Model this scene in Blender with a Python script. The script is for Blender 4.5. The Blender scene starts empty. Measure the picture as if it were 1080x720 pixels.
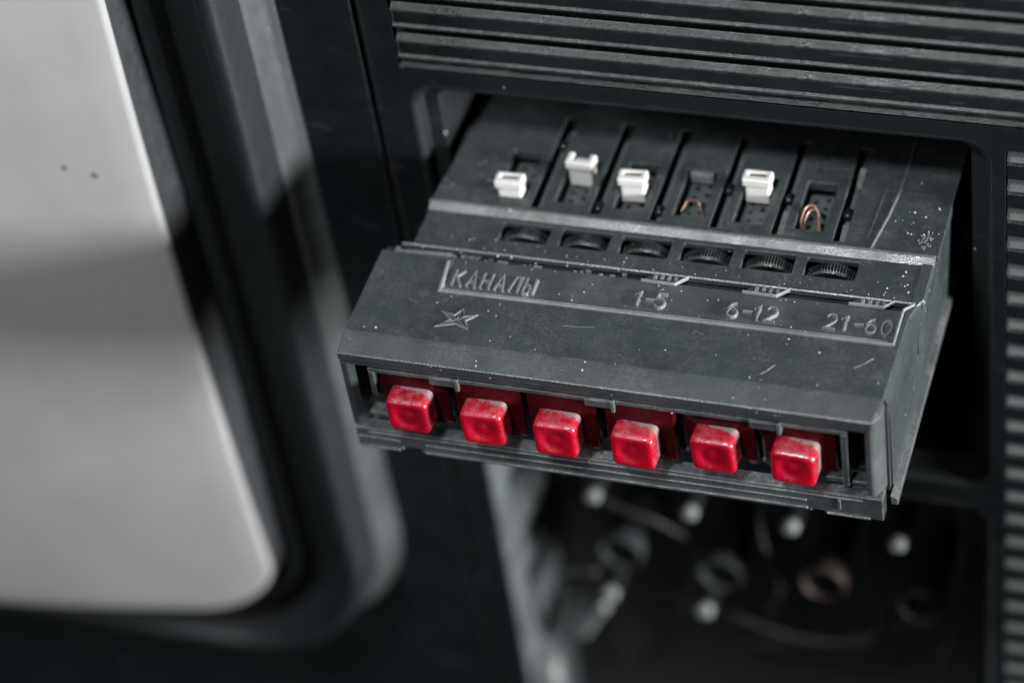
import bpy, bmesh, math, random
from mathutils import Vector, Matrix
random.seed(7)
S = 0.001                       # everything below is written in millimetres
scene = bpy.context.scene
COL = scene.collection

# ------------------------------------------------------------------ camera, world, lamps, exposure
cam_d = bpy.data.cameras.new('camera'); cam = bpy.data.objects.new('camera', cam_d); COL.objects.link(cam)
right = Vector((0.94810186, 0.29142342, -0.127182)); down = Vector((0.12196002, -0.7026909, -0.70096452)); fwd = Vector((-0.29364711, 0.64907464, -0.70176455))
M = Matrix((right, -down, -fwd)).transposed().to_4x4()
M.translation = Vector((264.3, -467.4, 517.0)) * S
cam.matrix_world = M
cam_d.sensor_width = 36; cam_d.lens = 94.18
cam_d.clip_start = 0.05; cam_d.clip_end = 20
cam_d.dof.use_dof = True; cam_d.dof.focus_distance = 0.735; cam_d.dof.aperture_fstop = 4.2
scene.camera = cam

world = bpy.data.worlds.new('World'); scene.world = world; world.use_nodes = True
bg = world.node_tree.nodes['Background']; bg.inputs[0].default_value = (0.80, 0.92, 1.0, 1); bg.inputs[1].default_value = 0.014

def area(name, loc, target, power, sx, sy, color, shape='RECTANGLE'):
    d = bpy.data.lights.new(name, 'AREA'); d.energy = power; d.shape = shape; d.size = sx; d.size_y = sy; d.color = color
    o = bpy.data.objects.new(name, d); COL.objects.link(o)
    o.location = Vector(loc) * S
    v = (Vector(target) - Vector(loc)); o.rotation_euler = v.to_track_quat('-Z', 'Y').to_euler()
    return o
area('key_lamp', (2000, -280, 250), (40, 60, -30), 142, 0.44, 0.44, (0.985, 0.995, 1.0), 'DISK')
area('ceiling_lamp', (-120, -790, 1480), (60, 60, -20), 29, 0.22, 0.22, (0.95, 0.98, 1.0), 'DISK')
area('ceiling_softbox', (-470, 540, 1650), (60, 20, -20), 8.0, 1.1, 1.1, (0.93, 0.97, 1.0))

area('front_fill', (-900, -1500, 1150), (-100, 60, -60), 7.5, 1.2, 1.2, (0.93, 0.97, 1.0))  # added soft fill from front left, lifts the shaded band on the tube

vs = scene.view_settings; vs.view_transform = 'Standard'; vs.look = 'None'; vs.exposure = 0; vs.gamma = 1; vs.use_curve_mapping = False
scene.render.engine = 'CYCLES'
scene.cycles.use_denoising = True
scene.cycles.max_bounces = 8
scene.cycles.sample_clamp_indirect = 4

# ------------------------------------------------------------------ materials
def N(nt, typ, **kw):
    n = nt.nodes.new(typ)
    for k, v in kw.items(): setattr(n, k, v)
    return n
def mathn(nt, op, a, b=None, clamp=False):
    n = N(nt, 'ShaderNodeMath', operation=op); n.use_clamp = clamp
    for i, v in enumerate((a, b)):
        if v is None: continue
        if isinstance(v, (int, float)): n.inputs[i].default_value = v
        else: nt.links.new(v, n.inputs[i])
    return n.outputs[0]
def mixc(nt, fac, a, b):
    n = N(nt, 'ShaderNodeMix', data_type='RGBA')
    for sock, v in ((n.inputs[0], fac), (n.inputs[6], a), (n.inputs[7], b)):
        if isinstance(v, (int, float)): sock.default_value = v
        elif isinstance(v, tuple): sock.default_value = (*v[:3], 1)
        else: nt.links.new(v, sock)
    return n.outputs[2]
def ramp(nt, v, a, b):
    n = N(nt, 'ShaderNodeMapRange'); nt.links.new(v, n.inputs[0]); n.inputs[1].default_value = a; n.inputs[2].default_value = b
    return n.outputs[0]
def noise(nt, vec, scale, detail=3, rough=.55):
    n = N(nt, 'ShaderNodeTexNoise'); n.inputs['Scale'].default_value = scale; n.inputs['Detail'].default_value = detail; n.inputs['Roughness'].default_value = rough
    nt.links.new(vec, n.inputs['Vector']); return n.outputs['Fac']
def plastic(name, base, rough=.45, specks=.5, wear=.5, wearcol=(.2, .205, .2), dust=.0, dustcol=(.24, .24, .23), bump=.3, var=.35, spec=.5, scratches=.3, rvar=.15, wear_r=.0005, stretch=1.0):
    m = bpy.data.materials.new(name); m.use_nodes = True; nt = m.node_tree; b = nt.nodes['Principled BSDF']
    tc = N(nt, 'ShaderNodeTexCoord'); v = tc.outputs['Object']
    lo = tuple(c*(1-var) for c in base); hi = tuple(c*(1+var) for c in base)
    n1 = noise(nt, v, 55, 4)
    col = mixc(nt, ramp(nt, n1, .3, .7), lo, hi)
    rough_s = mathn(nt, 'ADD', mathn(nt, 'MULTIPLY', ramp(nt, noise(nt, v, 130, 5, .65), .3, .7), 2*rvar), rough-rvar)
    if dust:
        mpd = N(nt, 'ShaderNodeMapping'); mpd.inputs['Scale'].default_value = (stretch, 1, 1); nt.links.new(v, mpd.inputs[0])
        nd = mathn(nt, 'MULTIPLY', ramp(nt, noise(nt, mpd.outputs[0], 90, 6, .7), .40, .75), ramp(nt, noise(nt, mpd.outputs[0], 900, 4, .7), .35, .65))
        geo = N(nt, 'ShaderNodeNewGeometry'); sx = N(nt, 'ShaderNodeSeparateXYZ'); nt.links.new(geo.outputs['Normal'], sx.inputs[0])
        up = ramp(nt, sx.outputs[2], .25, .8)
        nd = mathn(nt, 'MULTIPLY', mathn(nt, 'MULTIPLY', nd, up), dust, True)
        col = mixc(nt, nd, col, dustcol)
        rough_s = mathn(nt, 'ADD', rough_s, mathn(nt, 'MULTIPLY', nd, .4))
    if wear:
        bv = N(nt, 'ShaderNodeBevel'); bv.samples = 6; bv.inputs[0].default_value = wear_r
        geo = N(nt, 'ShaderNodeNewGeometry')
        dp = N(nt, 'ShaderNodeVectorMath', operation='DOT_PRODUCT'); nt.links.new(bv.outputs[0], dp.inputs[0]); nt.links.new(geo.outputs['True Normal'], dp.inputs[1])
        e = ramp(nt, mathn(nt, 'SUBTRACT', 1.0, dp.outputs['Value']), .01, .14)
        e = mathn(nt, 'MULTIPLY', e, ramp(nt, noise(nt, v, 420, 5, .7), .32, .62))
        col = mixc(nt, mathn(nt, 'MULTIPLY', e, wear, True), col, wearcol)
    if specks:
        vo = N(nt, 'ShaderNodeTexVoronoi'); vo.inputs['Scale'].default_value = 210; nt.links.new(v, vo.inputs['Vector'])
        sep = N(nt, 'ShaderNodeSeparateColor'); nt.links.new(vo.outputs['Color'], sep.inputs[0])
        r = mathn(nt, 'MULTIPLY', ramp(nt, sep.outputs[0], 1-.55*specks, 1.0), .075)
        dot = mathn(nt, 'LESS_THAN', vo.outputs['Distance'], r)
        col = mixc(nt, dot, col, (.55, .56, .55))
        vo2 = N(nt, 'ShaderNodeTexVoronoi'); vo2.inputs['Scale'].default_value = 620; nt.links.new(v, vo2.inputs['Vector'])
        sep2 = N(nt, 'ShaderNodeSeparateColor'); nt.links.new(vo2.outputs['Color'], sep2.inputs[0])
        clump = ramp(nt, noise(nt, v, 38, 2), .5, .72)
        r2 = mathn(nt, 'MULTIPLY', mathn(nt, 'MULTIPLY', ramp(nt, sep2.outputs[1], .55, 1.0), clump), .24*min(1, specks*1.6))
        col = mixc(nt, mathn(nt, 'LESS_THAN', vo2.outputs['Distance'], r2), col, (.34, .35, .35))
    if scratches:
        mp = N(nt, 'ShaderNodeMapping'); mp.inputs['Scale'].default_value = (60, 900, 400); mp.inputs['Rotation'].default_value = (0.1, .2, .5); nt.links.new(v, mp.inputs[0])
        sc = mathn(nt, 'GREATER_THAN', noise(nt, mp.outputs[0], 1.0, 1, .4), .735)
        sc = mathn(nt, 'MULTIPLY', sc, scratches)
        col = mixc(nt, sc, col, tuple(min(1, c*2.2+.04) for c in base))
    nt.links.new(col, b.inputs['Base Color']); nt.links.new(rough_s, b.inputs['Roughness'])
    b.inputs['Specular IOR Level'].default_value = spec
    if bump:
        bm = N(nt, 'ShaderNodeBump'); bm.inputs['Strength'].default_value = bump; bm.inputs['Distance'].default_value = .0004
        nt.links.new(noise(nt, v, 1500, 3, .6), bm.inputs['Height']); nt.links.new(bm.outputs[0], b.inputs['Normal'])
    return m
def simple(name, base, rough=.5, metal=0, spec=.5, **kw):
    m = bpy.data.materials.new(name); m.use_nodes = True; nt = m.node_tree; b = nt.nodes['Principled BSDF']
    tc = N(nt, 'ShaderNodeTexCoord')
    col = mixc(nt, ramp(nt, noise(nt, tc.outputs['Object'], kw.get('nscale', 300), 4), .3, .7), tuple(c*.75 for c in base), tuple(min(1, c*1.2) for c in base))
    nt.links.new(col, b.inputs['Base Color']); b.inputs['Roughness'].default_value = rough; b.inputs['Metallic'].default_value = metal; b.inputs['Specular IOR Level'].default_value = spec
    return m
MAT = {}
MAT['drawer'] = plastic('grey_drawer_plastic', (.029, .0355, .038), .30, var=.2, rvar=.11, specks=.8, wear=.55, dust=.25)
MAT['ridge'] = plastic('worn_grey_edge_plastic', (.055, .060, .061), .32, specks=.2, wear=.7, dust=.6, wearcol=(.28, .285, .28))
MAT['rail'] = plastic('glossy_grey_rail_plastic', (.038, .044, .047), .2, specks=.25, wear=1.0, dust=.9, rvar=.13, var=.6, wearcol=(.3, .31, .31))
MAT['rim'] = plastic('worn_embossed_plastic', (.15, .157, .157), .33, specks=0, wear=1, wearcol=(.5, .5, .49), bump=.2, scratches=0, wear_r=.0003)
MAT['letter'] = plastic('worn_letter_plastic', (.12, .127, .128), .36, specks=0, wear=.7, wearcol=(.30, .30, .295), bump=.35, scratches=0, wear_r=.0003)
MAT['label'] = plastic('dark_label_plastic', (.038, .045, .048), .45, specks=.7, wear=.2, dust=.2)
MAT['panel'] = plastic('black_panel_plastic', (.0056, .0072, .008), .42, specks=.14, spec=.22, var=.2, wear=.35, dust=.3, wearcol=(.12, .125, .125))
MAT['bezel'] = plastic('black_bezel_plastic', (.0085, .0105, .0115), .5, specks=.1, spec=.38, wear=0, bump=.25, var=.05, rvar=.05, scratches=.15)
MAT['slat'] = plastic('dusty_grille_plastic', (.0065, .0082, .009), .34, specks=.1, wear=.9, dust=.3, spec=.35, wearcol=(.17, .175, .175), dustcol=(.17, .175, .17), wear_r=.0009, stretch=.4)
MAT['dusty'] = plastic('dusty_slot_plastic', (.05, .055, .056), .7, specks=.3, wear=0, dust=2.2, dustcol=(.085, .09, .089))
MAT['foot'] = plastic('highlight_foot_plastic', (.045, .050, .051), .36, specks=.3, wear=0, bump=.3, var=.2, rvar=.1)  # paler base colour paints in the bright sheen along the bezel fillet
MAT['baywall'] = plastic('scuffed_bay_plastic', (.062, .069, .071), .4, specks=.2, wear=.5, dust=.3)
MAT['socket'] = simple('dark_socket_metal', (.024, .027, .028), .35)
MAT['wire'] = simple('grey_wire_sleeve', (.022, .024, .026), .5)
MAT['tubeedge'] = simple('dark_glass_edge', (.030, .032, .034), .3)
MAT['crumb'] = simple('pale_plastic_crumbs', (.42, .43, .42), .6)
MAT['grime'] = simple('brown_grime', (.10, .075, .06), .7)
MAT['black'] = simple('dark_interior', (.010, .010, .011), .7)
MAT['brown'] = simple('brown_board', (.020, .014, .011), .6)
MAT['blackgloss'] = simple('black_gloss_plastic', (.012, .013, .014), .22)
MAT['wheel'] = plastic('thumbwheel_plastic', (.0065, .007, .0078), .24, specks=.3, wear=.6, wearcol=(.22, .225, .225), bump=.3, rvar=.1, wear_r=.0002)
MAT['plate'] = simple('switch_plate', (.075, .084, .087), .45, nscale=900)
MAT['steel'] = simple('dull_steel', (.45, .46, .46), .35, 1, nscale=900)
MAT['copper'] = simple('copper_wire', (.30, .17, .125), .4, .5)
MAT['ivory'] = simple('grey_ivory_plastic', (.15, .157, .157), .5)
MAT['copperdark'] = simple('dull_copper', (.024, .014, .011), .55, .2)
def white_mat():
    m = plastic('white_knob_plastic', (.56, .55, .53), .35, specks=0, wear=0, var=.06, scratches=0, bump=.05)
    return m
MAT['white'] = white_mat()
def red_mat(name, base, sss, worn):
    m = bpy.data.materials.new(name); m.use_nodes = True; nt = m.node_tree; b = nt.nodes['Principled BSDF']
    tc = N(nt, 'ShaderNodeTexCoord'); v = tc.outputs['Object']
    info = N(nt, 'ShaderNodeObjectInfo'); add = N(nt, 'ShaderNodeVectorMath', operation='ADD'); nt.links.new(v, add.inputs[0])
    sc = N(nt, 'ShaderNodeVectorMath', operation='SCALE'); nt.links.new(info.outputs['Location'], sc.inputs[0]); sc.inputs['Scale'].default_value = 7.3; nt.links.new(sc.outputs[0], add.inputs[1])
    w = add.outputs[0]
    col = mixc(nt, ramp(nt, noise(nt, w, 260, 4), .3, .7), tuple(c*.75 for c in base), tuple(min(1, c*1.15) for c in base))
    col = mixc(nt, mathn(nt, 'MULTIPLY', info.outputs['Random'], .4), col, tuple(c*.45 for c in base))
    rough = ramp(nt, noise(nt, w, 350, 4), .25, .75)
    rough = mathn(nt, 'ADD', mathn(nt, 'MULTIPLY', rough, .2), .12)
    if worn:
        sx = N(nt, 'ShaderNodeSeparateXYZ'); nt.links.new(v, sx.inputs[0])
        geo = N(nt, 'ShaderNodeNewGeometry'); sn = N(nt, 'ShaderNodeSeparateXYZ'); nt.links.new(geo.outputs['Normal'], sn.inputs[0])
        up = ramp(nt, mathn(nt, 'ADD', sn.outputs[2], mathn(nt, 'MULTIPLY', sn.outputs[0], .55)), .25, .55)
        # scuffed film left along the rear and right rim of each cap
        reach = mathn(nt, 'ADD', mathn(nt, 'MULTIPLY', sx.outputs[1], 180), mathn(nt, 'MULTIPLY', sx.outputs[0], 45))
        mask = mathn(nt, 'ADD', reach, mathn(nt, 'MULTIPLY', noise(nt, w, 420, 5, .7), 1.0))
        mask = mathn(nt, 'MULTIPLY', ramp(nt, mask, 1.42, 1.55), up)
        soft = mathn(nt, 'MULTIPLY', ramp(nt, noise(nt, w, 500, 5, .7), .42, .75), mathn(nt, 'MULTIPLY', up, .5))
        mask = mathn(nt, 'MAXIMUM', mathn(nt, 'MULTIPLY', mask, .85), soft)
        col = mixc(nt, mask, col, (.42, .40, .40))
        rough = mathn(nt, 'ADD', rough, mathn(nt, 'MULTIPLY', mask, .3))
        nt.links.new(mathn(nt, 'MULTIPLY', mathn(nt, 'SUBTRACT', 1.0, mask), sss), b.inputs['Subsurface Weight'])
    else:
        b.inputs['Subsurface Weight'].default_value = sss
    b.inputs['Subsurface Radius'].default_value = (1, .10, .08); b.inputs['Subsurface Scale'].default_value = .006
    nt.links.new(col, b.inputs['Base Color']); nt.links.new(rough, b.inputs['Roughness'])
    b.inputs['Transmission Weight'].default_value = .6 if worn else .15; b.inputs['IOR'].default_value = 1.45
    b.inputs['Coat Weight'].default_value = .6 if worn else .1; b.inputs['Coat Roughness'].default_value = .09
    bm = N(nt, 'ShaderNodeBump'); bm.inputs['Strength'].default_value = .25; bm.inputs['Distance'].default_value = .0005
    nt.links.new(noise(nt, w, 600, 3), bm.inputs['Height']); nt.links.new(bm.outputs[0], b.inputs['Normal'])
    return m
MAT['red'] = red_mat('translucent_red_plastic', (.86, .007, .045), .6, True)
MAT['reddark'] = red_mat('clear_dark_red_plastic', (.042, .002, .0045), .2, False)
def screen_mat():
    m = bpy.data.materials.new('grey_picture_tube'); m.use_nodes = True; nt = m.node_tree; b = nt.nodes['Principled BSDF']
    tc = N(nt, 'ShaderNodeTexCoord'); v = tc.outputs['Object']
    col = mixc(nt, ramp(nt, noise(nt, v, 22, 5, .65), .3, .7), (.225, .226, .221), (.27, .27, .265))
    vo = N(nt, 'ShaderNodeTexVoronoi'); vo.inputs['Scale'].default_value = 26; nt.links.new(v, vo.inputs['Vector'])
    col = mixc(nt, mathn(nt, 'MULTIPLY', ramp(nt, vo.outputs['Distance'], .05, .02), .6), col, (.12, .12, .12))
    nt.links.new(col, b.inputs['Base Color']); b.inputs['Roughness'].default_value = .38
    b.inputs['Coat Weight'].default_value = .4; b.inputs['Coat Roughness'].default_value = .15
    return m
MAT['screen'] = screen_mat()

# ------------------------------------------------------------------ mesh helpers (millimetres in, metres out)
class MB:
    def __init__(s): s.v = []; s.f = []
    def add(s, vs, fs):
        o = len(s.v); s.v += [tuple(p) for p in vs]; s.f += [tuple(i+o for i in f) for f in fs]
    def box(s, x0, x1, y0, y1, z0, z1):
        s.add([(x0,y0,z0),(x1,y0,z0),(x1,y1,z0),(x0,y1,z0),(x0,y0,z1),(x1,y0,z1),(x1,y1,z1),(x0,y1,z1)],
              [(0,3,2,1),(4,5,6,7),(0,1,5,4),(1,2,6,5),(2,3,7,6),(3,0,4,7)])
    def prism_x(s, prof, x0, x1, xf=None):           # prof: (y,z) loop
        n = len(prof)
        s.add([(x0,y,z) for y,z in prof]+[(x1,y,z) for y,z in prof],
              [(i,(i+1)%n,n+(i+1)%n,n+i) for i in range(n)]+[tuple(range(n))[::-1], tuple(range(n,2*n))])
    def prism_y(s, prof, y0, y1):                    # prof: (x,z) loop
        n = len(prof)
        s.add([(x,y0,z) for x,z in prof]+[(x,y1,z) for x,z in prof],
              [(i,(i+1)%n,n+(i+1)%n,n+i) for i in range(n)]+[tuple(range(n))[::-1], tuple(range(n,2*n))])
    def prism_z(s, prof, z0, z1):
        n = len(prof)
        s.add([(x,y,z0) for x,y in prof]+[(x,y,z1) for x,y in prof],
              [(i,(i+1)%n,n+(i+1)%n,n+i) for i in range(n)]+[tuple(range(n))[::-1], tuple(range(n,2*n))])
    def loft(s, loops, cap0=False, cap1=False):
        n = len(loops[0]); vs = [p for l in loops for p in l]; fs = []
        for k in range(len(loops)-1):
            for i in range(n):
                fs.append((k*n+i, k*n+(i+1)%n, (k+1)*n+(i+1)%n, (k+1)*n+i))
        if cap0: fs.append(tuple(range(n))[::-1])
        if cap1: fs.append(tuple(range((len(loops)-1)*n, len(loops)*n)))
        s.add(vs, fs)
    def tube(s, path, r, n=8, caps=True):
        loops = []
        P = [Vector(p) for p in path]
        for i, p in enumerate(P):
            t = (P[min(i+1, len(P)-1)] - P[max(i-1, 0)]).normalized()
            a = Vector((0,0,1)) if abs(t.z) < .9 else Vector((1,0,0))
            u = t.cross(a).normalized(); w = t.cross(u)
            rr = r[i] if isinstance(r, (list, tuple)) else r
            loops.append([tuple(p + (u*math.cos(2*math.pi*k/n) + w*math.sin(2*math.pi*k/n))*rr) for k in range(n)])
        s.loft(loops, caps, caps)
    def bar(s, path, w, z0, z1, top=.55):            # raised strip in the xy plane along a path, narrower on top
        P = [Vector((p[0], p[1], 0)) for p in path]; loops = []
        for i, p in enumerate(P):
            t = (P[min(i+1, len(P)-1)] - P[max(i-1, 0)]).normalized(); u = Vector((-t.y, t.x, 0))
            k = 1.0
            if 0 < i < len(P)-1:
                a = (P[i]-P[i-1]).normalized(); k = 1/max(.5, abs(t.dot(a)))
            h = w*k/2
            loops.append([(p.x-u.x*h, p.y-u.y*h, z0), (p.x-u.x*h*top, p.y-u.y*h*top, z1), (p.x+u.x*h*top, p.y+u.y*h*top, z1), (p.x+u.x*h, p.y+u.y*h, z0)])
        s.loft(loops, True, True)
    def plate(s, xs, ys, solid, ztop, zbot):         # grid plate with openings; ztop/zbot may be functions
        zt = ztop if callable(ztop) else (lambda x, y: ztop)
        zb = zbot if callable(zbot) else (lambda x, y: zbot)
        idx = {}
        def vid(i, j, k):
            if (i,j,k) not in idx:
                idx[(i,j,k)] = len(s.v); x, y = xs[i], ys[j]; s.v.append((x, y, zt(x,y) if k else zb(x,y)))
            return idx[(i,j,k)]
        nx, ny = len(xs)-1, len(ys)-1
        ok = [[solid((xs[i]+xs[i+1])/2, (ys[j]+ys[j+1])/2) for j in range(ny)] for i in range(nx)]
        g = lambda i, j: 0 <= i < nx and 0 <= j < ny and ok[i][j]
        for i in range(nx):
            for j in range(ny):
                if not ok[i][j]: continue
                s.f.append((vid(i,j,1), vid(i+1,j,1), vid(i+1,j+1,1), vid(i,j+1,1)))
                s.f.append((vid(i,j,0), vid(i,j+1,0), vid(i+1,j+1,0), vid(i+1,j,0)))
                if not g(i-1,j): s.f.append((vid(i,j,0), vid(i,j,1), vid(i,j+1,1), vid(i,j+1,0)))
                if not g(i+1,j): s.f.append((vid(i+1,j,0), vid(i+1,j+1,0), vid(i+1,j+1,1), vid(i+1,j,1)))
                if not g(i,j-1): s.f.append((vid(i,j,0), vid(i+1,j,0), vid(i+1,j,1), vid(i,j,1)))
                if not g(i,j+1): s.f.append((vid(i,j+1,0), vid(i,j+1,1), vid(i+1,j+1,1), vid(i+1,j+1,0)))
    def build(s, name, mat, parent=None, off=(0,0,0), bevel=0, seg=2, smooth=False, fix=True, loc=None):
        me = bpy.data.meshes.new(name)
        me.from_pydata([((x-off[0])*S, (y-off[1])*S, (z-off[2])*S) for x,y,z in s.v], [], s.f)
        if fix:
            bm = bmesh.new(); bm.from_mesh(me); bmesh.ops.recalc_face_normals(bm, faces=bm.faces); bm.to_mesh(me); bm.free()
        me.materials.append(MAT[mat])
        if smooth:
            me.polygons.foreach_set('use_smooth', [True]*len(me.polygons))
        o = bpy.data.objects.new(name, me); COL.objects.link(o)
        if parent is not None: o.parent = parent
        if loc is not None: o.location = Vector(loc)*S
        if bevel:
            b = o.modifiers.new('bevel', 'BEVEL'); b.width = bevel*S; b.segments = seg; b.limit_method = 'ANGLE'; b.angle_limit = math.radians(30)
            if hasattr(b, 'harden_normals'): b.harden_normals = False
        return o
def empty(name, loc, label, cat):
    o = bpy.data.objects.new(name, None); COL.objects.link(o); o.location = Vector(loc)*S; o.empty_display_size = .02
    o['label'] = label; o['category'] = cat
    return o
def auto_smooth(o, deg=35):
    me = o.data; me.polygons.foreach_set('use_smooth', [True]*len(me.polygons))
    me.set_sharp_from_angle(angle=math.radians(deg))
def rrect(x0, x1, z0, z1, r, n=8):
    pts = []
    for cx, cz, a0 in ((x1-r, z1-r, 0), (x0+r, z1-r, 90), (x0+r, z0+r, 180), (x1-r, z0+r, 270)):
        for k in range(n+1):
            a = math.radians(a0+90*k/n); pts.append((cx+r*math.cos(a), cz+r*math.sin(a)))
    return pts

# ================================================================== TELEVISION
YP = 80.0                                             # front plane of the cabinet
TVO = (-100, 90, -420)
tv = empty('television_set', TVO, 'old black television front with grey picture tube, louvred grille and open control bay', 'television')
def T(mb, name, mat, parent=None, **kw):
    if parent is None: return mb.build(name, mat, tv, TVO, **kw)
    return mb.build(name, mat, parent, TVO, **kw)
def sheet(name, outline, holes, y, mat, depth=3):     # flat board in the xz plane with shaped openings
    bm = bmesh.new(); edges = []
    for loop in [outline]+holes:
        vs_ = [bm.verts.new(((x-TVO[0])*S, (y-TVO[1])*S, (z-TVO[2])*S)) for x, z in loop]
        for i in range(len(vs_)): edges.append(bm.edges.new((vs_[i], vs_[(i+1)%len(vs_)])))
    bmesh.ops.triangle_fill(bm, use_beauty=True, use_dissolve=False, edges=edges)
    for f in bm.faces:
        f.normal_update()
        if f.normal.y > 0: f.normal_flip()
    me = bpy.data.meshes.new(name); bm.to_mesh(me); bm.free(); me.materials.append(MAT[mat])
    o = bpy.data.objects.new(name, me); COL.objects.link(o); o.parent = tv
    sm = o.modifiers.new('thickness', 'SOLIDIFY'); sm.thickness = depth*S; sm.offset = -1
    return o
def lining(mb, rect, r, steps, n=8):                  # steps: (expand, y)
    x0, x1, z0, z1 = rect
    mb.loft([[(x, y, z) for x, z in rrect(x0-e, x1+e, z0-e, z1+e, max(.5, r+e), n)] for e, y in steps])

OPEN = (0.0, 166.0, -112.0, 27.0)                     # bay the drawer slides in
COMP = (1.0, 166.0, -330.0, -124.0)                   # control compartment under it
GR = (-2.8, 330.0, 34.2, 158.0)                       # louvred grille
RB = (171.6, 330.0, -330.0, 25.8)                     # ribbed speaker front
ex = 1.6
def R_(rc, e, r): return rrect(rc[0]-e, rc[1]+e, rc[2]-e, rc[3]+e, r)
sheet('control_panel', [(-11.8,-420),(420,-420),(420,210),(-11.8,210)],
      [R_(OPEN, ex, 9), R_(COMP, ex, 9), R_(GR, 0, .8), R_(RB, 0, .8)], YP, 'panel')
BZ = (-535.0, -41.3, -238.0, 136.0); BR = 64
sheet('screen_surround_panel', [(-620,-420),(-14.6,-420),(-14.6,210),(-620,210)], [rrect(BZ[0]-3, BZ[1]+3, BZ[2]-3, BZ[3]+3, BR+3, 16)], YP, 'panel')
mb = MB(); mb.box(-16, -10.5, YP+3.2, YP+6, -420, 210); T(mb, 'seam_backing', 'black')

# bay lining, stepped inside
mb = MB(); lining(mb, OPEN, 8, [(1.6, YP), (.8, YP+.25), (.25, YP+.8), (0, YP+1.7), (0, YP+5), (-.4, YP+5.5), (-4.6, YP+5.8), (-5, YP+6.3), (-5, 260)])
o = T(mb, 'drawer_bay', 'bezel'); auto_smooth(o)
mb = MB(); mb.box(-10, 180, 255, 258, -125, 40); T(mb, 'bay_back', 'black')
mb = MB(); mb.box(120, 152, 118, 121, -104, -44); mb.box(123, 149, 116.5, 118, -101, -47); T(mb, 'bay_inner_cover', 'panel', bevel=.5)
mb = MB(); lining(mb, COMP, 8, [(1.6, YP), (.8, YP+.25), (.25, YP+.8), (0, YP+1.7), (0, 125)])
o = T(mb, 'control_bay', 'baywall'); auto_smooth(o)
mb = MB(); mb.box(-4, 172, 122, 125.5, -336, -118); T(mb, 'control_board', 'black')

# grille: sill and slats
mb = MB(); mb.box(GR[0]-4, GR[1]+4, 97, 99, GR[2]-4, GR[3]+4); T(mb, 'grille_back', 'black')
grille = MB(); lining(grille, GR, .8, [(0, YP), (0, YP+17)], 1); gro = T(grille, 'grille_frame', 'panel')
mb = MB(); mb.prism_x([(YP+.1, GR[2]-.4), (YP+.15, GR[2]-.3), (YP+3.2, GR[2]+1.4), (YP+3.6, GR[2]-.6)], GR[0]+.05, GR[1]-.05)
T(mb, 'sill', 'slat', gro, bevel=.15)
slat = None
for k in range(11):
    if slat is None:
        mb = MB(); zb = 37.6
        mb.prism_x([(YP+.7, zb), (YP+.2, zb+.3), (YP+.2, zb+.9), (YP+.9, zb+1.3), (YP+.9, zb+5.6), (YP+.5, zb+5.9), (YP+.5, zb+6.3), (YP+.75, zb+6.6), (YP+2.6, zb+7.8), (YP+3.2, zb+7.0), (YP+6.5, zb+5.5), (YP+9, zb+1), (YP+8.2, zb+.3), (YP+4, zb-.2)], GR[0]+.1, GR[1]-.1)
        slat = T(mb, 'slat', 'slat', gro, bevel=.18)
    else:
        c = slat.copy(); COL.objects.link(c); c.parent = gro; c.location = (0, 0, 11.25*k*S)

# ribbed speaker front: bars proud, dusty sloping pockets between
mb = MB(); lining(mb, RB, .8, [(0, YP), (0, YP+9)], 1); sp = T(mb, 'speaker_front', 'panel')
rib = pocket = None
for k in range(33):
    zt = 25.8-10.72*k
    if rib is None:
        mb = MB(); mb.prism_x([(YP+.3, -5.3), (YP+.3, -10.6), (YP+6.9, -10.9), (YP+6.9, -4.9)], RB[0]+.05, RB[1]-.05)
        mb.v = [(x, y, z+25.8) for x, y, z in mb.v]
        rib = T(mb, 'rib', 'panel', sp, bevel=.35)
        mb = MB(); mb.prism_x([(YP+1.2, -5.4), (YP+5.8, .1), (YP+8, .1), (YP+7, -5.6)], RB[0]+.03, RB[1]-.03)
        mb.v = [(x, y, z+25.7) for x, y, z in mb.v]
        pocket = T(mb, 'pocket', 'dusty', sp)
    else:
        for src in (rib, pocket):
            c = src.copy(); COL.objects.link(c); c.parent = sp; c.location = (0, 0, -10.72*k*S)

# screen bezel: raised frame round the tube
prof = [(-3, 80), (-1.9, 79.7), (-.7, 79), (.2, 77.8), (.9, 76), (1.7, 73), (2.6, 68.5), (3.4, 64), (4.0, 60.8), (4.5, 59.2), (5.1, 58.3), (6.2, 57.9), (9, 57.8), (10.2, 58.6), (11, 61), (12.5, 66), (15, 69), (20, 70), (25.4, 69), (26.4, 65), (27.2, 63.4), (31.2, 62.3), (32.4, 63), (33.2, 66), (34.2, 78), (35, 95)]
mb = MB()
mb.loft([[(x, y, z) for x, z in rrect(BZ[0]+d, BZ[1]-d, BZ[2]+d, BZ[3]-d, max(12, BR-d), 16)] for d, y in prof])
bez = T(mb, 'screen_bezel', 'bezel'); auto_smooth(bez, 40)
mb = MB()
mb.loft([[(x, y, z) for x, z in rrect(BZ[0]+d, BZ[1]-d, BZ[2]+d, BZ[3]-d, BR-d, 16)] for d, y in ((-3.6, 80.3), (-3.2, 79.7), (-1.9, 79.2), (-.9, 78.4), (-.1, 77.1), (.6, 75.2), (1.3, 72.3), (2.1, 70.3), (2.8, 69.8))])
auto_smooth(T(mb, 'bezel_foot_highlight', 'foot', bez), 60)  # fillet strip coloured lighter to stand in for a highlight
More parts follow.
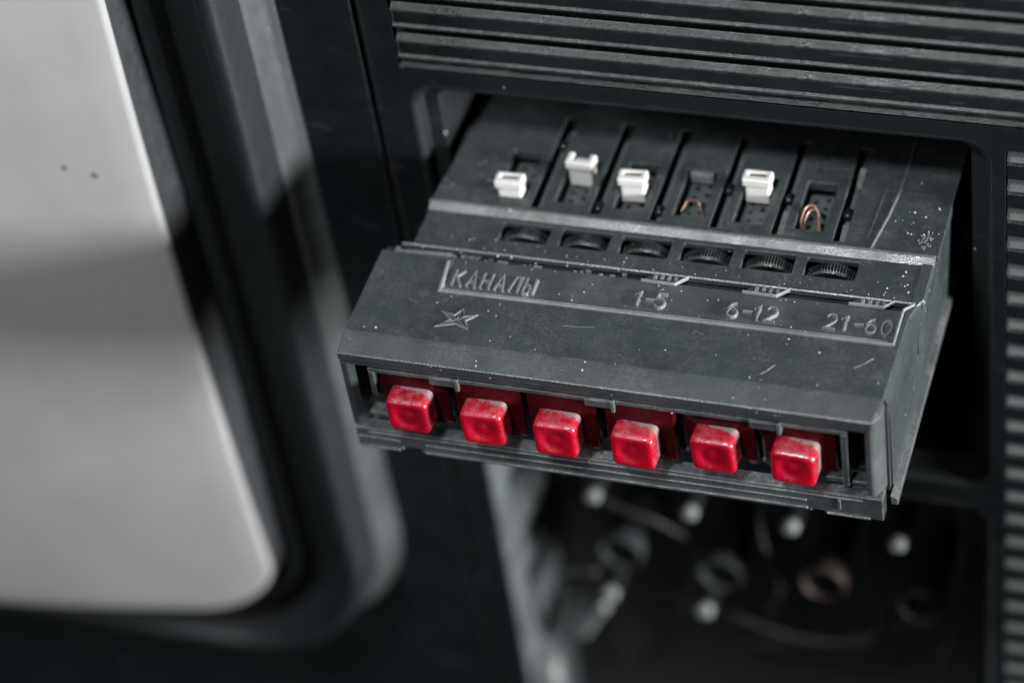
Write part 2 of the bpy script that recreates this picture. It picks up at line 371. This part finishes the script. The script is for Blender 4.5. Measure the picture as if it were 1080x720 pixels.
# picture tube, domed
SC = (-490.0, -75.6, -205.0, 104.0); xc, zc = -281.0, -50.0
def ys(x, z): return 24.5 + ((x-xc)**2+(z-zc)**2)/2050.0
def dense(loop, step=9.0):
    out = []
    for i, p in enumerate(loop):
        q = loop[(i+1) % len(loop)]; n = max(1, round(math.hypot(q[0]-p[0], q[1]-p[1])/step))
        out += [(p[0]+(q[0]-p[0])*k/n, p[1]+(q[1]-p[1])*k/n) for k in range(n)]
    return out
base = dense(rrect(*SC, 30, 16))
base = [(xc+(x-xc)*(1-.018*((z-zc)/154)**2), zc+(z-zc)*(1-.03*((x-xc)/207)**2)) for x, z in base]   # tube outline is slightly barrelled
loops = []
for s_ in [i/24 for i in range(1, 25)]:
    loops.append([(xc+(x-xc)*s_, ys(xc+(x-xc)*s_, zc+(z-zc)*s_), zc+(z-zc)*s_) for x, z in base])
edge = []
for e, dy in ((.7, .35), (1.3, 1.1), (1.7, 2.4), (1.9, 4), (2.0, 16), (2.0, 40)):
    cxs = (SC[0]+SC[1])/2; czs = (SC[2]+SC[3])/2; hx = (SC[1]-SC[0])/2; hz = (SC[3]-SC[2])/2
    (loops if dy < 3 else edge).append([(cxs+(x-cxs)*(hx+e)/hx, ys(x, z)+dy, czs+(z-czs)*(hz+e)/hz) for x, z in base])
mb = MB(); mb.loft(loops, cap0=True)
o = T(mb, 'picture_tube', 'screen'); auto_smooth(o, 50)
mb = MB(); mb.loft([loops[-1]]+edge); auto_smooth(T(mb, 'tube_edge', 'tubeedge', o), 60)

for px_, pz_, r_ in ((-90.4, 12.3, 1.1), (-98.9, 15.3, .8)):
    yy = ys(px_, pz_); mb = MB(); mb.tube([(px_, yy+.4, pz_), (px_, yy-.1, pz_), (px_, yy-.35, pz_)], [r_, r_, r_*.5], 12); T(mb, 'dirt_speck', 'grime', o)

# control bay contents: setting shafts over ring sockets, a lever and a bracket
def disc_tube(mb, c, r0, r1, y0, y1, n=24):           # ring whose axis is y
    L = lambda r, y: [(c[0]+r*math.cos(2*math.pi*k/n), y, c[1]+r*math.sin(2*math.pi*k/n)) for k in range(n)]
    mb.loft([L(r0, y1), L(r0, y0), L((r0+r1)/2, y0-.7), L(r1, y0), L(r1, y1)])
for i, (x, z) in enumerate(((32.9, -151.5), (66.2, -153.1), (100.5, -152.8), (135.9, -153.5), (67.6, -204.1), (33.7, -202.8))):
    mb = MB(); mb.tube([(x, 122, z), (x, 87, z)], 3.4, 14); sh = T(mb, 'control_shaft', 'blackgloss'); auto_smooth(sh)
    tip = MB(); tip.tube([(x, 87.1, z), (x, 85.0, z), (x, 84, z)], [2.9, 2.9, 1.7], 14); auto_smooth(T(tip, 'shaft_tip', 'ivory', sh))
for i, (x, z, m_) in enumerate(((37.6, -186.8, 'socket'), (72.7, -190.5, 'socket'), (109.6, -182.2, 'copperdark'), (142.7, -186.8, 'copperdark'))):
    y0 = 92 if i < 2 else 88
    mb = MB(); disc_tube(mb, (x, z), 6.6, 7.9, y0, y0+4); auto_smooth(T(mb, 'ring_socket', m_))
    mb = MB(); mb.tube([(x, 122, z), (x, y0+3.5, z)], 6.4, 16); auto_smooth(T(mb, 'socket_body', 'blackgloss'))
mb = MB(); mb.tube([(30.5, 88, -213), (26, 89, -221), (19, 92, -236)], [1.9, 1.7, 1.7], 10); auto_smooth(T(mb, 'lever', 'ivory'))
mb = MB(); mb.box(5, 15, 98, 112, -250, -238); mb.box(7, 13, 94, 98.2, -248, -240); T(mb, 'terminal_block', 'socket', bevel=.8)
mb = MB(); mb.tube([(14, 94, -206), (20, 91, -200), (28, 90, -197)], 1.5, 10); mb.tube([(11, 94, -216), (14, 94, -206)], [2.0, 1.5], 10); auto_smooth(T(mb, 'bent_wire', 'socket'))
WP = ([(20, 118, -140), (28, 100, -165), (52, 98, -176), (60, 108, -200), (50, 112, -240)], [(90, 118, -135), (86, 99, -168), (92, 96, -196), (84, 108, -230), (90, 118, -262)],
      [(120, 118, -140), (122, 98, -172), (126, 96, -208), (112, 104, -236), (70, 110, -250)], [(40, 116, -232), (70, 100, -222), (110, 98, -226), (150, 112, -214)], [(152, 118, -150), (154, 96, -190), (148, 98, -230), (152, 112, -280)])
WIRES = WP
mb = MB(); mb.box(2.5, 9, 81.5, 90, -262, -249); T(mb, 'corner_clip', 'ivory', bevel=1.2)

# ================================================================== DRAWER
DO = (75, 40, -38.5)
dr = empty('channel_selector_drawer', DO, 'grey plastic drawer with six red push buttons, pulled out of the television front', 'selector drawer')
def D(mb, name, mat, parent=None, **kw): return mb.build(name, mat, parent or dr, DO, **kw)

# --- front cover with recessed label field
def ztop(x, y): return 0 if y >= 7.4 else -1.7*((7.4-y)/7.4)**1.1
def xw(mb, k=0):                                       # right side swings in at the very front corner, widens to the rear
    out = []
    for x, y, z in mb.v:
        if x > 149: x = x - 1.7*(1-min(1, max(0, y)/8))**1.3 + .8*max(0, y-8)/32
        out.append((x, y, z))
    mb.v = out
mb = MB()
mb.plate([-.4, 3, 21.6, 60, 110, 150.6, 152], [-.4, .8, 1.8, 3.2, 5, 6.6, 7.4, 26.6, 40], lambda x, y: y < 26.6 or x < 21.6 or x > 150.6, ztop, lambda x, y: ztop(x, y)-2.6)
xw(mb); cover = D(mb, 'front_cover', 'drawer', bevel=.3)
mb = MB(); mb.plate([20.5, 60, 110, 151.5], [25.5, 41.2], lambda x, y: True, -1.15, -2.4); D(mb, 'label_field', 'label', cover)
mb = MB(); mb.plate([-.2, 152.4], [39.0, 43.8], lambda x, y: True, -2.5, -3.2); D(mb, 'gap_floor', 'black', cover)
mb = MB()
mb.bar([(20.4, 38.6), (21.6, 26.7)], 1.5, -1.2, .45, .5)
D(mb, 'label_rim', 'rim', cover, bevel=.12)
mb = MB(); mb.bar([(21.2, 26.4), (150.2, 27.2)], 1.0, -1.2, .5, .45); mb.bar([(22.4, 27.8), (149, 28.6)], .6, -1.2, -.2, .45); D(mb, 'label_rim', 'rim', cover, bevel=.1)
mb = MB(); mb.bar([(150.6, 26.9), (150.7, 40.6), (153.2, 43.1)], 1.0, -1.2, .5, .5); D(mb, 'label_rim', 'rim', cover, bevel=.1)
for px in ([(76.8,40.6),(86.5,40.4),(90,44.0),(79.7,44.0)], [(105.8,40.8),(115.3,40.6),(118.9,44.0),(108.6,44.0)], [(135.5,41.2),(145.2,41.1),(147.8,44.0),(138.2,44.0)]):
    mb = MB(); mb.prism_z(px, -1.2, -.55); t_ = D(mb, 'pointer_tab', 'drawer', cover, bevel=.1)
    mb = MB(); mb.bar([px[0], px[1], px[2]], .7, -.8, .1, .5)
    for q in range(4): mb.box(px[0][0]+3.2+q*2, px[0][0]+4.1+q*2, 41.6+.3*(q%2), 43.2, -.6, -.25)
    D(mb, 'tab_rim', 'rim', t_, bevel=.08)
# moulded lettering, drawn as strokes in a unit cell
def arc(cx, cy, rx, ry, a0, a1, n=8): return [(cx+rx*math.cos(math.radians(a0+(a1-a0)*i/n)), cy+ry*math.sin(math.radians(a0+(a1-a0)*i/n))) for i in range(n+1)]
GL = {
 'K': [[(0,0),(0,1)], [(.75,1),(.05,.48)], [(.2,.58),(.8,0)]],
 'A': [[(0,0),(.4,1),(.8,0)], [(.15,.34),(.65,.34)]],
 'H': [[(0,0),(0,1)], [(.75,0),(.75,1)], [(0,.5),(.75,.5)]],
 'L': [[(0,0),(.35,1),(.8,1),(.8,0)]],
 'Y': [[(0,1),(0,0)], [(0,0)]+arc(.3,.29,.24,.29,-90,90)+[(0,.58)], [(.82,0),(.82,1)]],
 '1': [[(.0,.68),(.3,1),(.3,0)]],
 '2': [arc(.36,.68,.34,.32,160,-30,8)+[(0,0),(.74,0)]],
 '5': [[(.68,1),(.1,1),(.05,.56)]+arc(.34,.33,.34,.33,110,-150,9)],
 '6': [arc(.36,.3,.34,.3,0,360,12), [(.02,.34)]+arc(.5,.45,.48,.53,170,85,5)],
 '0': [arc(.36,.5,.34,.5,0,360,14)],
 '-': [[(.05,.5),(.7,.5)]],
}
def word(txt, x, y, h, adv, w, name='lettering', cw=None, lean=.0):
    mb = MB()
    for ch in txt:
        for st in GL[ch]:
            path = [(x+px_*(cw or h*.75)+py_*h*lean, y+py_*h) for px_, py_ in st]
            mb.bar(path, w, -1.2, -.2, .5)
        x += adv if ch not in '-1' else adv*.82
    return D(mb, name, 'letter', cover, bevel=.1)
word('KAHALY', 24.0, 29.9, 6.0, 4.2, 1.1, cw=3.35)
word('1-5', 76.8, 30.9, 5.4, 3.7, .9, cw=4.0)
word('6-12', 103.4, 30.9, 5.4, 4.1, .9, cw=4.0)
word('21-60', 130.8, 31.0, 5.4, 4.2, .9, cw=4.0)
star = [(30.6,20.1), (31.6,17.6), (35.2,18.6), (32.6,16.2), (34.3,13.0), (30.2,14.6), (25.0,12.9), (28.4,16.0), (25.2,18.5), (29.0,17.8)]
mb = MB(); mb.bar(star+[star[0], star[1]], .8, -.2, .35, .5)
for k in range(0, 10, 2): mb.bar([(30.1, 16.3), star[k]], .3, -.2, .2, .5)
D(mb, 'moulded_star', 'letter', cover, bevel=.06)

# --- fascia: top lip, posts, bottom rail
mb = MB(); mb.plate([-.3, 40, 110, 149, 150.3], [.05, 1.3], lambda x, y: True, lambda x, y: ztop(x, y)-2.4, -6.1); D(mb, 'fascia_lip', 'drawer', bevel=.25)
mb = MB(); mb.prism_z([(-.4, .1), (1.6, 0), (3.2, 1.4), (3.2, 6), (-.4, 6)], -31, -5.9); D(mb, 'corner_post', 'drawer', bevel=.3)
mb = MB(); mb.prism_z([(147.6, 2.2), (148.4, .3), (149.6, -.2), (150.6, .3), (152.0, 3.0), (152.3, 7.4), (147.6, 7.4)], -33.5, -1.9); D(mb, 'corner_post', 'ridge', bevel=.5, seg=3)
mb = MB()                                              # rail built in x/z with two notches, laid as a plate then turned upright
xs_ = [.2, 14, 19.3, 60, 100, 132.8, 136.2, 148.5, 152.6]; zs_ = [-39.4, -38.6, -37.0, -31.0]
def rail_ok(x, z): return not (14 < x < 19.3 and z < -37) and not (132.8 < x < 136.2 and z < -38) and not (x < 14 and z < -38.6) and not (19.3 < x < 60 and z < -38.6)
mb.plate(xs_, zs_, rail_ok, 0.6, -3.6)
mb.v = [(x, -z-.4, y) for x, y, z in mb.v]
mb.v = [(x, y, z) for x, y, z in mb.v]
D(mb, 'bottom_rail', 'rail', bevel=.35)
mb = MB(); mb.box(4, 147, -1.5, 1.0, -32.5, -31.9); mb.box(21, 131.5, -1.35, 1.0, -35.2, -34.7); mb.box(20.5, 131.8, -1.6, 1.0, -38.2, -37.5); mb.box(1.5, 13, -1.6, 1.0, -38.4, -37.8); mb.box(137, 149, -1.6, 1.0, -39.2, -38.6); mb.box(140.2, 141.0, -1.4, 1.0, -36.8, -33); mb.box(.8, 13.4, -1.4, 1.0, -35.0, -34.2); D(mb, 'rail_moulding', 'rail', bevel=.15)

# --- inner frame behind the buttons
mb = MB(); mb.box(3.2, 147.6, 16, 17, -36, -4); D(mb, 'back_plate', 'black')
mb = MB(); mb.box(7.2, 143.2, .9, 3.4, -9.2, -7.7)
mb.box(7.2, 8.8, .9, 3.0, -18.5, -9.1); mb.box(141.4, 143.2, .9, 3.2, -29.5, -9.1)
mb.box(136.5, 141.5, 1.2, 4, -28.4, -26.8); mb.box(143.1, 147.6, 2.4, 6, -29.9, -28.6); mb.box(3.1, 14.0, 3.4, 7.5, -30.4, -28.8)
fr = D(mb, 'button_frame', 'rail', bevel=.25)
for x in (25.6, 70.6, 116.8):
    mb = MB(); mb.box(x, x+7.6, .4, 3.6, -10.6, -7.9); D(mb, 'frame_clip', 'rail', fr, bevel=.25)
    mb = MB(); mb.box(x+7.5, x+8.6, .2, 3.5, -11.8, -7.6); D(mb, 'frame_clip', 'ridge', fr, bevel=.2)
for x in (30.8, 52.6, 74.4, 96.3, 118.3):
    mb = MB(); mb.box(x-.6, x+.6, 6.5, 9, -28, -8); mb.box(x-2.2, x+2.0, 5.5, 9, -29.6, -28.2); mb.tube([(x-.2, 5.6, -17.5), (x-.2, 9, -17.5)], 1.0, 8); D(mb, 'divider', 'plate', fr, bevel=.2)

# --- red buttons
def button_mesh():
    # rounded block, front face dished
    n = 6; hw, hh, dp = 6.15, 5.95, 6.6
    loops = []
    def ring(hx, hz, r, y):
        c = rrect(-hx, hx, -hz, hz, r, n); out = []
        for i, p in enumerate(c):
            q = c[(i+1) % len(c)]; m = 5 if i % (n+1) == n else 1
            out += [(p[0]+(q[0]-p[0])*k/m, y, p[1]+(q[1]-p[1])*k/m) for k in range(m)]
        return out
    mb = MB()
    for y, e in ((dp, -.5), (dp-.3, 0), (3.6, .05), (1.2, 0), (.65, -.14), (.25, -.42), (.04, -.85), (0, -1.2)):
        loops.append(ring(hw+e, hh+e, max(.6, 1.75+e*.5), y))
    for s_, y, t in ((.94, .02, .5), (.86, .15, .8), (.74, .5, 1), (.6, .75, 1), (.45, .85, 1), (.36, .82, 1), (.28, .6, 1), (.15, .55, 1), (.04, .55, 1)):
        lp = []
        for x, y0, z in ring(hw-1.2, hh-1.2, 1.1, 0):
            a = math.atan2(z, x); q = hw-1.2
            lp.append(((x*(1-t)+q*math.cos(a)*t)*s_, y, (z*(1-t)+q*math.sin(a)*t)*s_))
        loops.append(lp)
    mb.loft(loops, True, True)
    return mb
def skirt_mesh():
    mb = MB()
    def ring(hx, z0, z1, y, r=.8): return [(x, y, z) for x, z in rrect(-hx, hx, z0, z1, r, 3)]
    mb.loft([ring(4.8, -4.8, 5.0, 5.0), ring(5.0, -5.0, 5.2, 6.4), ring(6.6, -6.6, 7.0, 7.4), ring(8.6, -8.4, 9.0, 7.9), ring(9.7, -9.2, 9.8, 8.1), ring(9.9, -9.4, 9.9, 8.4), ring(9.9, -9.4, 9.9, 10.4), ring(6, -6, 6, 10.6)], True, True)
    return mb
bt0 = sk0 = None
for cx, fy in ((19.8, -5.8), (42.0, -6.6), (63.2, -7.0), (85.3, -7.2), (107.2, -4.8), (129.4, -5.3)):
    loc = (cx-DO[0], fy-DO[1], -18.8-DO[2])
    if bt0 is None:
        bt0 = button_mesh().build('button', 'red', dr, loc=loc); auto_smooth(bt0, 50)
        sk0 = skirt_mesh().build('skirt', 'reddark', bt0); auto_smooth(sk0, 40)
    else:
        b_ = bt0.copy(); COL.objects.link(b_); b_.parent = dr; b_.location = Vector(loc)*S
        b_.rotation_euler = (random.uniform(-.03, .03), random.uniform(-.03, .03), random.uniform(-.04, .04))
        s_ = sk0.copy(); COL.objects.link(s_); s_.parent = b_

# --- thumbwheel strip and ridge
mb = MB(); WX = [38.85+17.82*k for k in range(6)]
xs_ = [7.6]+[v for w in WX for v in (w-7.2, w+7.2)]+[155.4]
mb.plate(xs_, [44.0, 50.0, 57.2, 59.2], lambda x, y: not (50 < y < 57.2 and any(abs(x-w) < 7.2 for w in WX)), -.35, -2.2)
strip = D(mb, 'thumbwheel_strip', 'drawer', bevel=.25)
mb = MB(); mb.prism_x([(43.3, -1.6), (43.4, -.25), (43.9, .15), (44.5, -.2), (44.5, -1.6)], 4.5, 153.5); D(mb, 'strip_edge', 'drawer', strip, bevel=.12)
mb = MB(); cx_ = 3.0
mb.bar([(3.0, 41.5), (9, 42.1), (20, 42.5)], .9, -2.4, -.9, .3)
while cx_ < 74:
    l_ = random.uniform(.6, 3.2); w_ = random.uniform(.3, .9); y_ = 42.0+random.uniform(-.5, .7)
    mb.bar([(cx_, y_), (cx_+l_*.5, y_+random.uniform(-.25, .25)), (cx_+l_, y_+random.uniform(-.2, .2))], w_, -2.4, random.uniform(-1.9, -.8), .4); cx_ += l_*random.uniform(.7, 1.5)*(1+cx_/40)
D(mb, 'chipped_edge', 'letter', strip)
mb = MB(); mb.prism_x([(58.0, -.6), (58.3, -.75), (60.9, 1.0), (61.6, 1.3), (62.4, .9), (62.4, -1.5), (58.0, -1.5)], 7.4, 155.5); D(mb, 'ridge', 'ridge', bevel=.25)
# --- slider deck
DZ = .75
SX = [38.9+17.78*k for k in range(6)]; WL = [26.1+17.64*k for k in range(6)]
xs_ = sorted([7.4]+[v for s_ in SX for v in (s_-1.7, s_+1.7)]+[v for w in WL for v in (w, w+8.7)]+[156.2])
def deck_ok(x, y):
    if 63.6 < y < 103 and any(abs(x-s_) < 1.7 for s_ in SX): return False
    if 66.8 < y < 86.6 and any(w < x < w+8.7 for w in WL): return False
    return True
mb = MB(); mb.plate(xs_, [61.8, 63.6, 66.8, 86.6, 103, 130, 180], deck_ok, DZ, -2.4)
mb.v = [(x + (max(0, y-61)*.085 if x < 8 else 0), y, z) for x, y, z in mb.v]
deck = D(mb, 'slider_deck', 'drawer', bevel=.22)
mb = MB(); mb.bar([(137.2, 61.9), (139.5, 76), (141.2, 92), (141.2, 110)], 1.5, .2, 1.25, .3); D(mb, 'deck_rib', 'ridge', deck, bevel=.1)
mb = MB(); mb.bar([(135.6, 66), (136.9, 92), (137, 110)], .8, .2, 1.0, .3); D(mb, 'deck_rib', 'drawer', deck, bevel=.1)
mb = MB(); mb.box(8.8, 154, 60.5, 178, -7, -5.5); mb.box(8.8, 154, 44.2, 60.3, -20, -18.5); mb.box(8.8, 154, 60.3, 61.2, -19, -3); mb.box(8.8, 154, 43.0, 44.1, -19, -3); D(mb, 'chassis', 'black')
mb = MB(); mb.box(5, 153.5, 14.8, 178, -38.2, -36.8); D(mb, 'underside', 'drawer')
# sides
mb = MB(); mb.prism_y([(151.2, -.3), (152.0, -.3), (153.0, -3.5), (153.5, -10.5), (153.6, -38.6), (151.2, -38.6)], 8.6, 180)
mb.v = [(x + .8*max(0, min(40, y)-8)/32, y, z) for x, y, z in mb.v]
D(mb, 'side_wall', 'drawer', bevel=.3)
mb = MB()
mb.loft([[(152.2+(x-152.2)*k, y, z) for x, z in [(152.2, -.05), (155.2, -.05), (155.8, -1.2), (155.3, -12), (154.2, -35), (152.2, -35)]] for y, k in ((38.5, .22), (43.0, .55), (45.5, 1), (180, 1))], True, True)
D(mb, 'side_rail', 'drawer', bevel=.2)
mb = MB(); mb.prism_y([(153.4, -35.0), (155.5, -35.9), (155.5, -38.3), (153.4, -38.4)], 4.5, 180); D(mb, 'flange', 'ridge', bevel=.25)
mb = MB(); mb.box(151.6, 152.9, 6.6, 9.0, -37, -3); D(mb, 'side_joint', 'black')
mb = MB(); mb.box(-.4, 1.0, 6.0, 43.6, -38, -2.4); mb.box(7.4, 8.8, 43.5, 178, -38, -2.3); D(mb, 'side_wall', 'drawer', bevel=.25)

# --- thumbwheels
def wheel_mesh():
    mb = MB(); nt_ = 64; R1 = 8.75
    def ring(r, y, tooth=0):
        return [((r-(tooth if k % 2 else 0))*math.cos(math.pi*k/nt_), y, (r-(tooth if k % 2 else 0))*math.sin(math.pi*k/nt_)) for k in range(2*nt_)]
    mb.loft([ring(1.5, -1.4), ring(3.0, -1.4), ring(3.4, -.9), ring(6.2, -.9), ring(6.6, -1.6), ring(7.9, -1.6), ring(R1-.35, -1.2, .2), ring(R1, -.7, .6), ring(R1, 2.0, .6), ring(7.8, 2.4)], True, True)
    return mb
wh0 = None
for k, x in enumerate(WX):
    loc = (x+.2-DO[0], 53.2-DO[1], -8.1-DO[2])
    if wh0 is None: wh0 = wheel_mesh().build('thumbwheel', 'wheel', dr, loc=loc); auto_smooth(wh0, 25)
    else:
        c = wh0.copy(); COL.objects.link(c); c.parent = dr; c.location = Vector(loc)*S; c.rotation_euler = (0, random.uniform(0, 6.2), 0)

# --- lead screws and indicators in the slots
def screw_mesh():
    mb = MB(); path = []; rr = []
    for i in range(160):
        path.append((0, i*.26, 0)); rr.append(.95 if i % 4 < 2 else .6)
    mb.tube(path, rr, 8); return mb
sc0 = None
for k, (x, yi) in enumerate(zip(SX, (92.5, 68.2, 69.5, 81.5, 80.2, 76.5))):
    loc = (x+.35-DO[0], 62.5-DO[1], -2.6-DO[2])
    if sc0 is None: sc0 = screw_mesh().build('lead_screw', 'plate', dr, loc=loc); s_ = sc0
    else:
        s_ = sc0.copy(); COL.objects.link(s_); s_.parent = dr; s_.location = Vector(loc)*S
    for y0_, y1_ in ({4: ((1.5, 12),), 5: ((1.5, 9), (25, 33))}.get(k, ())):
        pth = [(math.cos(t*2.1)*.75, y0_+(y1_-y0_)*t/60, math.sin(t*2.1)*.75) for t in range(61)]
        mb = MB(); mb.tube(pth, .28, 5); mb.build('spring', 'ivory', s_, loc=(.2, 0, 1.9))
    mb = MB(); mb.tube([(0, -1.9, 0), (0, -1.6, 0), (0, 0, 0), (0, 1.4, 0), (0, 1.8, 0)], [.7, 1.3, 1.5, 1.3, .7], 12)
    o = mb.build('indicator', 'blackgloss', s_, loc=(-.2, yi-62.5, 1.6)); auto_smooth(o, 60)

# --- slider wells, knobs, wires
for k, w in enumerate(WL):
    mb = MB(); mb.box(w+.1, w+8.6, 66.9, 86.5, -5.2, -4.4); pl = D(mb, 'switch_plate', 'plate')
    mb = MB()
    for r_ in range(5):
        for c_ in range(2):
            px_, py_ = w+2.6+3.4*c_+random.uniform(-.3, .3), 69.4+3.6*r_+1.2*c_+random.uniform(-.3, .3)
            mb.tube([(px_, py_, -4.45), (px_, py_, -4.3+.8*(random.random() < .3))], random.uniform(.6, .95), 8)
    D(mb, 'contacts', 'blackgloss', pl)
def knob_mesh(variant):
    mb = MB()
    mb.prism_z([(-3.5, -1.9), (3.5, -1.9), (3.7, 1.9), (-3.7, 1.9)], -3.0, 3.7)
    # cap: tray with raised rim round a slot
    if variant == 0:
        mb.plate([-4.2, -2.6, 2.6, 4.2], [-2.5, -.3, 1.0, 2.3], lambda x, y: not (abs(x) < 2.6 and -.3 < y < 1.0), 6.3, 3.6)
        mb.box(-2.6, 2.6, -.3, 1.0, 3.6, 5.3)
    else:
        mb.plate([-4.2, -2.4, 2.4, 4.2], [-2.5, -.9, 2.3], lambda x, y: not (abs(x) < 2.4 and y > -.9), 6.3, 3.6)
        mb.box(-2.4, 2.4, -.9, 2.2, 3.6, 4.4)
    return mb
for x, y, var, rz in ((30.2, 68.8, 0, .03), (48.6, 80.0, 1, -.04), (65.4, 75.6, 0, .06), (101.0, 80.8, 0, .0)):
    o = knob_mesh(var).build('slider_knob', 'white', dr, loc=(x-DO[0], y-DO[1], .2-DO[2]), bevel=.5, seg=3); o.rotation_euler = (0, 0, rz)
    if var == 0:
        mb = MB(); mb.box(-2.3, 2.3, -.15, .85, 5.25, 5.75); mb.build('slot_grime', 'grime', o)
mb = MB(); mb.prism_z([(79.6, 85.0), (86.4, 84.8), (86.6, 86.6), (85.6, 88.2), (80.6, 88.2), (79.4, 86.6)], -3.2, .1); D(mb, 'broken_knob_stub', 'ivory', bevel=.5)
def smooth_path(P, n=6):
    out = []
    for i in range(len(P)-1):
        p0, p1, p2, p3 = (Vector(P[max(i-1, 0)]), Vector(P[i]), Vector(P[i+1]), Vector(P[min(i+2, len(P)-1)]))
        for k in range(n):
            t = k/n; out.append(.5*((2*p1)+(p2-p0)*t+(2*p0-5*p1+4*p2-p3)*t*t+(3*p1-p0-3*p2+p3)*t**3))
    out.append(Vector(P[-1])); return [tuple(p) for p in out]
mb = MB(); mb.tube(smooth_path([(115.8, 70.0, -3.1), (115.4, 71.5, -.5), (116.0, 74.8, 1.4), (117.8, 76.0, 1.6), (119.6, 74.4, .8), (120.6, 71.4, -1.0), (121.2, 69.0, -4.3)]), .32, 8); mb.tube(smooth_path([(116.6, 69.4, -4.3), (116.4, 71.6, -.8), (117.2, 74.2, .9), (119.0, 74.8, 1.0), (120.2, 73.0, -.6), (120.0, 70.2, -4.3)]), .22, 7); auto_smooth(D(mb, 'bare_wire', 'copper'))
mb = MB(); mb.tube(smooth_path([(80.0, 72.6, -3.1), (81.2, 75.0, -1.4), (83.2, 75.6, -.9), (85.0, 74.4, -1.2), (86.2, 72.2, -4.3)]), .28, 8); auto_smooth(D(mb, 'bare_wire', 'copper'))

for P_ in WIRES:
    mb = MB(); mb.tube(smooth_path(P_, 8), 1.0, 8); auto_smooth(T(mb, 'loose_wire', 'wire'))

# --- dust and plastic crumbs lying on the drawer
mb = MB()
def crumb(x, y, z, r):
    n = random.randint(4, 6); a0 = random.random()*6
    q = [(x+r*random.uniform(.5, 1.1)*math.cos(a0+6.283*i/n), y+r*random.uniform(.5, 1.1)*math.sin(a0+6.283*i/n)) for i in range(n)]
    mb.prism_z(q, z-.05, z+r*random.uniform(.4, .9))
for i in range(17): crumb(random.gauss(147, 4.0), random.gauss(74, 6), DZ, random.uniform(.12, .38))
for i in range(12): crumb(random.gauss(148, 4), random.uniform(46, 56), -.35, random.uniform(.1, .36))
for i in range(30): crumb(random.uniform(1, 150), random.uniform(8, 26), 0, random.uniform(.08, .26))
for i in range(40): crumb(random.uniform(23, 149), random.uniform(28.5, 41), -1.15, random.uniform(.08, .28))
for i in range(40): crumb(random.uniform(12, 150), random.uniform(44.8, 49.6), -.35, random.uniform(.08, .25))
for i in range(16): crumb(random.uniform(3, 75), random.gauss(43.2, .8), -.4, random.uniform(.1, .35))
for i in range(12): crumb(random.uniform(9, 26), random.uniform(64, 90), DZ, random.uniform(.1, .25))
fl = D(mb, 'dust_crumbs', 'crumb'); fl['kind'] = 'stuff'
# hairline scratches and a scuffed patch on the deck
mb = MB()
for p_ in ([(142, 17), (146.5, 21.5)], [(118, 10.5), (121, 14.5)], [(60, 19), (69, 20)], [(14, 22), (17, 21)], [(96, 24), (99.5, 22.4)]): mb.bar([p_[0], ((p_[0][0]+p_[1][0])/2+.2, (p_[0][1]+p_[1][1])/2-.15), p_[1]], .22, -.05, .04, .5)
D(mb, 'scratches', 'letter', cover)
mb = MB()
for i in range(16):
    x, y = random.gauss(152, 1.0), random.gauss(67, 2.8)
    if x < 154.5: mb.bar([(x, y), (x+random.uniform(-.6, .6), y+random.uniform(.4, 1.6))], random.uniform(.3, .8), DZ-.03, DZ+.06, .4)
D(mb, 'scuff_marks', 'letter', deck)
